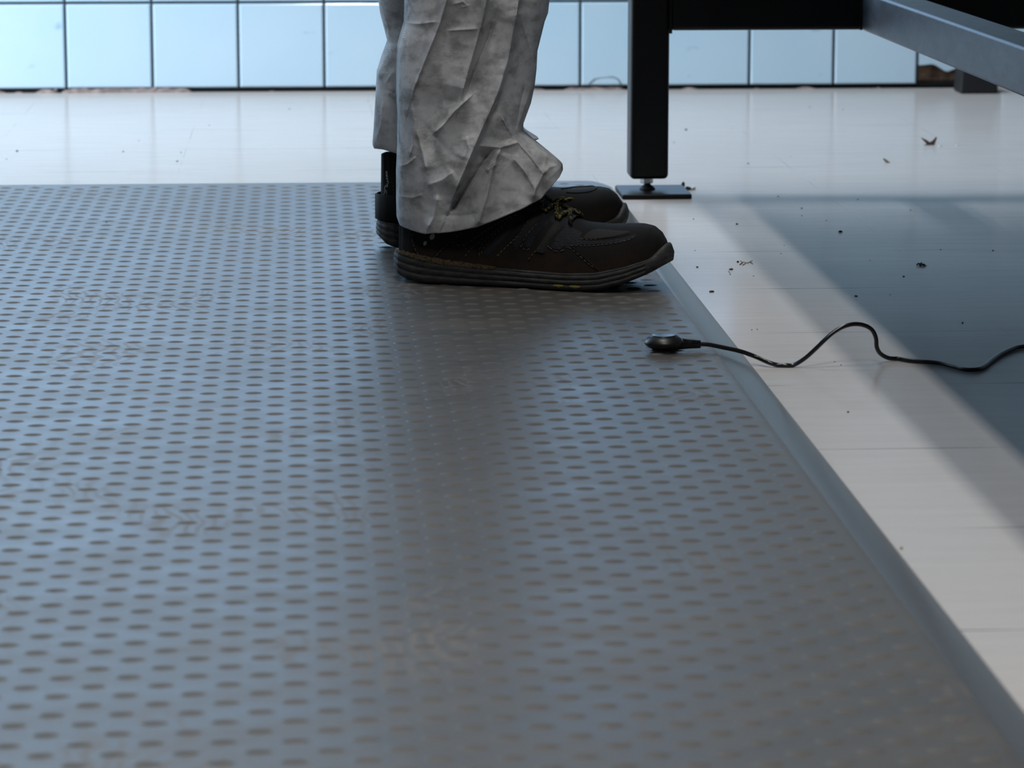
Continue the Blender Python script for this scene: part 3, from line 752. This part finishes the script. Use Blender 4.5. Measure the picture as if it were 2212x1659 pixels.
def trouser(Lp, Rp, Bp, Yc, folds, depth, NPH, NT, skew, hem_decay=50.0):
    """front sheet follows the silhouette of the garment at its own distance, the back sheet closes the tube"""
    Ly = np.array([p[1] for p in Lp], float); Lx = np.array([p[0] for p in Lp], float)
    Ry = np.array([p[1] for p in Rp], float); Rx = np.array([p[0] for p in Rp], float)
    nf = NPH//2 + 1
    ph = np.linspace(0, PI, nf); s = (1-np.cos(ph))/2
    t = np.linspace(0, 1, NT)**1.0
    yl = Ly[0] + (Ly[-1]-Ly[0])*t; yr = Ry[0] + (Ry[-1]-Ry[0])*t
    xl = np.interp(-yl, -Ly, Lx); xr = np.interp(-yr, -Ry, Rx)
    Bx = np.array([p[0] for p in Bp], float); By = np.array([p[1] for p in Bp], float)
    cl = np.concatenate([[0], np.cumsum(np.hypot(np.diff(Bx), np.diff(By)))]); cl /= cl[-1]
    bx, by = np.interp(s, cl, Bx), np.interp(s, cl, By)
    X = xl[:, None]*(1-s) + xr[:, None]*s; Y = yl[:, None]*(1-s) + yr[:, None]*s
    ox, oy = bx - X[0], by - Y[0]
    dec = np.exp(-((Ly[0]-yl)/hem_decay))[:, None]
    X = X + ox*dec; Y = Y + oy*dec
    d = fold(X, Y, folds)/1000.0
    dz = np.array([depth(q) for q in t])[:, None]
    front = np.zeros((NT, nf, 3)); sn = np.sin(ph)[None, :]
    Ycc = Yc - skew*((X-Lx[0])/2150)*np.exp(-np.maximum(0, Ly[0]-Y)/260)
    Yw = Ycc - dz*sn**.55 - d*sn**.5
    for j in range(NT):
        for i in range(nf):
            p = at(X[j, i], Y[j, i], Yw[j, i])
            nz = noise.noise(Vector((p.x*38, p.z*30, Yc)))*.0022 + noise.noise(Vector((p.x*90, p.z*80, Yc+4)))*.0009
            front[j, i] = (p.x, p.y + nz*sn[0, i]**.5, p.z)
    back = front.copy()
    back[:, :, 1] = Ycc + (dz*sn**.55)*1.0 + .004*np.sin(front[:, :, 0]*90+front[:, :, 2]*30)*sn
    back[:, :, 2] -= 0.0
    ringv = np.concatenate([front, back[:, -2:0:-1]], axis=1)
    return ringv                                        # NT x NPH x 3
NL_ = [(863, 486), (857.5, 470), (857, 440), (857, 376), (860, 313), (860, 251), (857.5, 219), (858, 150), (860, 103), (874, 53), (875.6, 0), (878, -60), (884, -190)]
NR_ = [(1216, 367), (1215.5, 354), (1203, 343), (1184, 327.6), (1162, 310), (1130, 282), (1131, 266), (1147, 222.6), (1154.6, 188), (1159, 150), (1161, 110), (1169, 78), (1176.6, 47), (1184, 28), (1187, 0), (1192, -60), (1200, -190)]
NB_ = [(863, 486), (872, 491), (886.6, 497), (905, 503), (918, 505.6), (935, 503.5), (949, 504), (975, 501.5), (999, 497), (1031, 490.6), (1078, 473), (1125, 453), (1150, 439), (1169, 429.5), (1187.5, 407.5), (1209, 382), (1216, 367)]
FL_ = [(808, 321), (805, 313.5), (808, 282), (810, 244.5), (813, 194), (814.5, 160), (827, 122), (838, 94), (832, 69), (822, 31), (817.6, 0), (812, -60), (800, -190)]
FR_ = [(1164, 300), (1140, 285), (1120, 262), (1110, 190), (1105, 150), (1105, 90), (1112, 50), (1120, 0), (1125, -60), (1130, -190)]
FB_ = [(808, 321), (827, 323), (858, 332), (900, 338), (960, 345), (1020, 340), (1080, 332), (1130, 316), (1164, 300)]
dn_ = lambda q: interp(q, [0, .08, .3, 1], [.062, .066, .070, .085])
NPH = 520
legN = trouser(NL_, NR_, NB_, YN, FN, dn_, NPH, 420, .32)
legF = trouser(FL_, FR_, FB_, YF, FFAR, dn_, 240, 200, -.15, 40)
cv = []; cf = []
def add_leg(Lg, hip, n2):
    NT, NP = Lg.shape[:2]; b = len(cv)
    # a turned-in hem, then the outside, then plain cloth up to the hip
    c0 = Lg[0].mean(axis=0)
    inner = [Lg[8] + (c0-Lg[0])*np.array([.03, .06, 0]), Lg[3] + (c0-Lg[0])*np.array([.025, .05, 0]), Lg[0] + (c0-Lg[0])*np.array([.015, .03, 0]) ]
    rows = inner + [r for r in Lg]
    last = Lg[-1]; lc = last.mean(axis=0)
    for k in range(1, n2+1):
        t = k/n2; tz = last[:, 2].mean()
        z = tz + (.86-tz)*t; c_ = lc*(1-t) + np.array(hip)*t
        rad = last - lc; rad = rad*(1-t) + t*np.stack([np.cos(np.arctan2(rad[:, 1], rad[:, 0]))*.10, np.sin(np.arctan2(rad[:, 1], rad[:, 0]))*.115, rad[:, 2]*0], axis=1)
        r = rad + c_; r[:, 2] = last[:, 2]*(1-min(1, t*3)) + z*min(1, t*3) if t < .34 else z
        rows.append(r)
    for r in rows: cv.extend(map(tuple, r))
    cf.extend(tuple(q+b for q in a) for a in grid(NP, len(rows), True))
HX = .165; HYc = 3.50
add_leg(legN, (HX, HYc-.085, .86), 14); add_leg(legF, (HX, HYc+.085, .86), 14)
def tube_loft(secs, n=48):
    b = len(cv)
    for (x, y, z), rx, ry in secs:
        for k in range(n): cv.append((x+rx*math.cos(2*PI*k/n), y+ry*math.sin(2*PI*k/n), z))
    cf.extend(tuple(q+b for q in a) for a in grid(n, len(secs), True))
tube_loft([((HX, HYc, z), rx, ry) for z, rx, ry in ((.78, .02, .03), (.80, .10, .18), (.86, .13, .205), (.95, .13, .205), (1.05, .125, .19), (1.2, .135, .205), (1.32, .135, .22), (1.40, .11, .21), (1.45, .08, .14), (1.48, .065, .075), (1.52, .06, .062))])
sm = MB()
for s in (1, -1):
    sm.tube([(HX, HYc+s*.19, 1.42), (HX+.0, HYc+s*.25, 1.36), (HX+.03, HYc+s*.28, 1.12), (HX+.16, HYc+s*.26, 1.05), (HX+.27, HYc+s*.22, 1.04)], [.075, .08, .07, .06, .05], 24)
b = len(cv); cv += sm.v; cf += [tuple(q+b for q in a) for a in sm.f]
obj('coverall', cv, cf, CLOTH, person, True, PO)['label'] = 'grimy white coverall trousers creased and bunched over the shoes'
# the body inside: one continuous skin
def skin_body():
    nodes = {}; vs = []; es = []; rad = []
    def nd(k, p, r, par=None):
        nodes[k] = len(vs); vs.append(p); rad.append(r)
        if par is not None: es.append((nodes[par], nodes[k]))
    nd('pelvis', (HX, HYc, .92), (.10, .13)); nd('waist', (HX, HYc, 1.08), (.09, .12), 'pelvis'); nd('chest', (HX, HYc, 1.30), (.10, .15), 'waist')
    nd('neckb', (HX, HYc, 1.45), (.06, .07), 'chest'); nd('neck', (HX+.01, HYc, 1.53), (.05, .05), 'neckb'); nd('jaw', (HX+.03, HYc, 1.60), (.07, .06), 'neck'); nd('head', (HX+.02, HYc, 1.68), (.095, .075), 'jaw'); nd('crown', (HX+.01, HYc, 1.75), (.07, .06), 'head')
    for s, fx, fy, ax, ay in ((-1, .115, 3.35, .135, 3.36), (1, .115, 3.705, .12, 3.69)):
        t = 'n' if s < 0 else 'f'
        nd(t+'hip', (HX, HYc+s*.09, .86), (.085, .085), 'pelvis'); nd(t+'knee', (HX-.01, (HYc+s*.09)*.5+ay*.5, .48), (.055, .055), t+'hip'); nd(t+'calf', (ax+.01, ay, .33), (.05, .05), t+'knee')
        nd(t+'ankle', (ax+.01, ay, .11), (.033, .030), t+'calf'); 
        nd(t+'sh', (HX, HYc+s*.18, 1.40), (.06, .06), 'chest'); nd(t+'el', (HX+.03, HYc+s*.27, 1.12), (.042, .042), t+'sh'); nd(t+'wr', (HX+.27, HYc+s*.22, 1.04), (.028, .024), t+'el'); nd(t+'palm', (HX+.34, HYc+s*.21, 1.035), (.018, .038), t+'wr')
        for k in range(4):
            o = (k-1.5)*.019; l = (.055, .065, .06, .045)[k]
            nd(f'{t}f{k}', (HX+.38, HYc+s*(.21)+o, 1.03), (.009, .009), t+'palm'); nd(f'{t}g{k}', (HX+.38+l, HYc+s*.21+o, 1.005), (.008, .008), f'{t}f{k}')
        nd(t+'th', (HX+.33, HYc+s*.165, 1.02), (.010, .010), t+'palm'); nd(t+'t2', (HX+.37, HYc+s*.15, 1.0), (.009, .009), t+'th')
    me = bpy.data.meshes.new('body'); me.from_pydata([(a-PX, b_-PY, c_) for a, b_, c_ in vs], es, []); me.materials.append(SKIN)
    o = bpy.data.objects.new('body', me); C.objects.link(o); o.parent = person
    m = o.modifiers.new('skin', 'SKIN'); m.use_smooth_shade = True
    sv = me.skin_vertices[0].data if me.skin_vertices else None
    if sv is None:
        bpy.context.view_layer.objects.active = o
        o.select_set(True); bpy.ops.object.mode_set(mode='OBJECT')
        bm = bmesh.new(); bm.from_mesh(me); bm.verts.layers.skin.verify(); bm.to_mesh(me); bm.free(); sv = me.skin_vertices[0].data
    for i, r in enumerate(rad): sv[i].radius = r
    sv[0].use_root = True
    o.modifiers.new('sub', 'SUBSURF').levels = 2
skin_body()

# ------------------------------------------------------------------ debris on the floor
def crumb(px, py, w, h, m, label, group, name='floor_crumb', cat='debris', z=0.0):
    p = fl(px, py, z); k = 1
    bm = bmesh.new(); bmesh.ops.create_icosphere(bm, subdivisions=2, radius=1)
    s = R.random()*50
    for v_ in bm.verts:
        q = 1+.45*noise.noise(v_.co*1.7+Vector((s, 0, 0)))
        v_.co = Vector((v_.co.x*w/2*q, v_.co.y*w/2*q*R.uniform(.6, .9), max(-.45, v_.co.z)*h*q))
    zz = min(v_.co.z for v_ in bm.verts)
    for v_ in bm.verts: v_.co.z -= zz
    me = bpy.data.meshes.new(name); bm.to_mesh(me); bm.free(); me.materials.append(m)
    o = bpy.data.objects.new(name, me); C.objects.link(o); o.location = p; o.rotation_euler = (0, 0, R.random()*6)
    return tag(o, label, cat, group)
g1 = 'dark crumbs on the shaded floor'
for px, py, w in ((1681, 425, .0022), (1853, 431, .002), (1732, 451, .0024), (1732, 467, .0018), (1967, 455, .0022), (1592, 485, .0026), (1498, 474, .002), (1785, 477, .0018), (1815, 502, .0045), (2032, 540, .0018), (2145, 542, .002), (1952, 598, .0022), (1879, 563, .0014), (1687, 548, .0014), (2079, 698, .0022), (1501, 542, .0014), (1628, 597, .0014), (1923, 637, .0012), (1694, 531, .0012)):
    shade = px > 1630+(py-440)*1.13
    if px in (1592, 1815): continue
    crumb(px, py, w, w*.35, CRUMB, 'tiny dark crumb on the shadowed floor beneath the table' if shade else 'tiny dark crumb on the lit floor between mat and table shadow', g1 if shade else 'dark crumbs on the lit floor')
crumb(1592, 485, .0034, .001, CRUMB, 'dark crumb on the lit floor just below the table foot plate', None)
crumb(1815, 502, .0048, .0016, CRUMB, 'largest round dark crumb on the shadowed floor', None)
for px, py, w in ((37, 327, .0042), (266, 328, .003), (625, 236, .003), (14, 344, .002), (383, 349, .003), (391, 330, .0025), (300, 304, .002), (795, 219, .002), (452, 271, .002)):
    lab = 'small dark crumb on the bright floor between wall and mat, left of the worker'
    if px == 37: lab = 'dark crumb at the far left of the bright floor behind the mat'
    crumb(px, py, w, w*.3, CRUMB, lab, None if px == 37 else 'dark crumbs left of the worker')
for px, py, w in ((1482, 281, .0045), (1456, 308, .002), (1616, 354, .003), (1749, 232, .0022), (1821, 237, .0022), (1708, 338, .0015)):
    crumb(px, py, w, w*.3, CRUMB, 'small dark crumb on the floor by the table leg' if px != 1482 else 'dark crumb on the floor right of the upright leg', None if px == 1482 else 'dark crumbs behind the table leg')
for px, py in ((1832, 891), (1947, 1186), (1803, 782), (1817, 789), (1624, 713), (1636, 712)):
    if px in (1832, 1947): crumb(px, py, .0022, .0008, CRUMBB, 'tiny brown speck on the pale floor ' + ('below the loop of cord' if px == 1832 else 'low in the picture, right of the mat'), None)
    else: crumb(px, py, .0012, .0005, CRUMB, 'tiny dark speck on the pale floor near the cord', 'specks near the cord')
crumb(1537, 631, .0065, .0012, CRUMBB, 'brown flake on the floor joint beside the mat edge', None, 'floor_flake')
crumb(1506, 578, .0035, .001, CRUMBB, 'small brown flake near the mat edge, level with the shoe', None, 'floor_flake')
crumb(1849, 640, .0045, .0007, CRUMBB, 'thin brown sliver at the edge of the table shadow', None, 'floor_flake')
crumb(1579, 583, .0045, .0012, CRUMBB, 'small brown crumb with a curled hair beside it', None, 'floor_crumb')
crumb(1594, 567, .003, .0014, CRUMB, 'dark crumb at the left end of the tan splinter', None)
crumb(2018, 785, .003, .0006, CRUMBW, 'tiny white chip on the shadowed floor below the cord', None, 'white_chip')
def leafbit(px, py, polys, m, label, name, cat='debris'):
    c0 = fl(px, py); mb = MB()
    for pl in polys:
        vs = [Vector(p) for p in pl]; n = len(vs); cc = sum(vs, Vector())/n
        mb.add([p for p in vs] + [p + Vector((0, 0, .0008)) for p in vs] + [cc+Vector((0, 0, .0011))], [(i, (i+1) % n, 2*n) if False else (i+n, (i+1) % n+n, 2*n) for i in range(n)] + [(i, (i+1) % n, (i+1) % n+n, i+n) for i in range(n)] + [tuple(range(n))[::-1]])
    o = mb.build(name, m, None, False); o.location = c0; return tag(o, label, cat)
leafbit(2009, 313, [[(-.013, .004, .010), (-.006, .0, .007), (0, .0, .003), (.004, 0, .0005), (-.004, -.003, .0005), (-.008, -.002, .004)], [(.0, 0, .0005), (.009, .002, .011), (.0105, .001, .010), (.006, -.004, 0), (-.010, -.006, 0), (-.004, -.002, .0005)]], CRUMBB, 'curled brown leaf fragment on the floor right of the table leg', 'leaf_fragment')
leafbit(1915, 351, [[(-.004, .006, .004), (-.002, .004, .0045), (.004, -.004, .0), (.003, -.006, 0), (-.001, -.002, 0)]], CRUMBB, 'small reddish-brown flake left of the leaf fragment', 'floor_flake')
p = fl(2029, 318); crumb(2030, 316, .006, .0012, CRUMBW, 'small white chip right beside the leaf fragment', None, 'white_chip')
crumb(2067, 315, .005, .001, CRUMBW, 'white chip on the floor in the reflection of the dark foot', None, 'white_chip')
crumb(1476, 402.5, .006, .004, CRUMB, 'dark crumb at the rear corner of the foot plate', None, z=0)
crumb(1486, 410.5, .009, .003, CRUMB, 'dark lump of grit right of the foot plate', None)
crumb(1497, 410, .009, .0028, CRUMBW, 'white paper bit in the grit right of the foot plate', None, 'paper_bit')
mb = MB(); c0 = fl(1610, 570)
q = lambda pts: [fl(x, y, z)-c0 for x, y, z in pts]
for pts in ([(1598, 571, .0004), (1606, 566, .0012), (1614, 568, .0006), (1625, 563, .0012)], [(1599, 563, .0015), (1604, 567, .0006), (1598, 572, .0004)], [(1610, 569, .0005), (1604, 573, .0004)], [(1620, 565, .001), (1626, 570, .0004)]):
    mb.tube(spline(q(pts), 4), .00045, 5)
o = mb.build('wood_splinter', CRUMBT); o.location = c0; tag(o, 'spidery tan splinter on the pale floor right of the shoes', 'debris')
mb = MB(); c0 = fl(1576, 590)
mb.tube(spline([fl(x, y, .0004)-c0 for x, y in ((1573, 586), (1576, 588), (1578, 592), (1576, 593))], 4), .0003, 5)
o = mb.build('hair_curl', CRUMBT); o.location = c0; tag(o, 'tiny curled hair below the brown crumb', 'debris')
mb = MB(); c0 = fl(1990, 574)
for a in range(7):
    t = a*.9+.3; mb.tube([(0, 0, .0012), (.0035*math.cos(t), .007*math.sin(t), .0014+.001*(a % 2)), (.0055*math.cos(t+.3), .011*math.sin(t+.3), .0004)], [.0012, .0008, .0004], 5)
o = mb.build('fluff_clump', CRUMB); o.location = c0; tag(o, 'spiky dark clump of fluff on the floor joint in the table shadow', 'debris')
crumb(230, 481, .0022, .0007, CRUMB, 'tiny dark crumb on the mat left of the worker', None, z=MZ+.0019)

# ------------------------------------------------------------------ light
def area(name, loc, rot, sx, sy, power, col):
    l = bpy.data.lights.new(name, 'AREA'); l.shape = 'RECTANGLE'; l.size = sx; l.size_y = sy; l.energy = power; l.color = col
    o = bpy.data.objects.new(name, l); C.objects.link(o); o.location = loc; o.rotation_euler = rot; return o
ZL = 2.78
xt = TX-.03
for yl, pw, ln, tc in ((5.0, 9, .8, (.80, .90, 1.0)), (4.22, 6, .75, (1.0, .97, .93)), (2.75, 5.5, .75, (1.0, .97, .93)), (.75, 15, .75, (1.0, .97, .93))):
    for dxs in (.085, .155):                           # unseen row: one pair fits the table's double shadow, the others added as fill
        area('unseen_tube_lamp', (xt - dxs*(ZL-.88)/.88, yl, ZL), (0, 0, 0), .04, ln, pw, tc).data.spread = math.radians(115)
area('added_fill_light', (-2.3, 4.8, 1.0), (PI/2, 0, math.radians(-30)), 1.2, 1.4, 132, (.84, .92, 1.0))  # added free-standing fill light, brightens the wall from the left
area('added_fill_light', (-.58, YW-.03, .82), (-PI/2, 0, 0), 2.65, .84, 15, (.36, .62, 1.0))  # added blue fill light on the back wall, gives the mat its sheen
w = bpy.data.worlds.new('world'); bpy.context.scene.world = w; w.use_nodes = True
w.node_tree.nodes['Background'].inputs[0].default_value = (.5, .62, .8, 1); w.node_tree.nodes['Background'].inputs[1].default_value = .1
vs_ = bpy.context.scene.view_settings
vs_.view_transform = 'Standard'; vs_.look = 'None'; vs_.gamma = 1; vs_.use_curve_mapping = False; vs_.exposure = 0.0
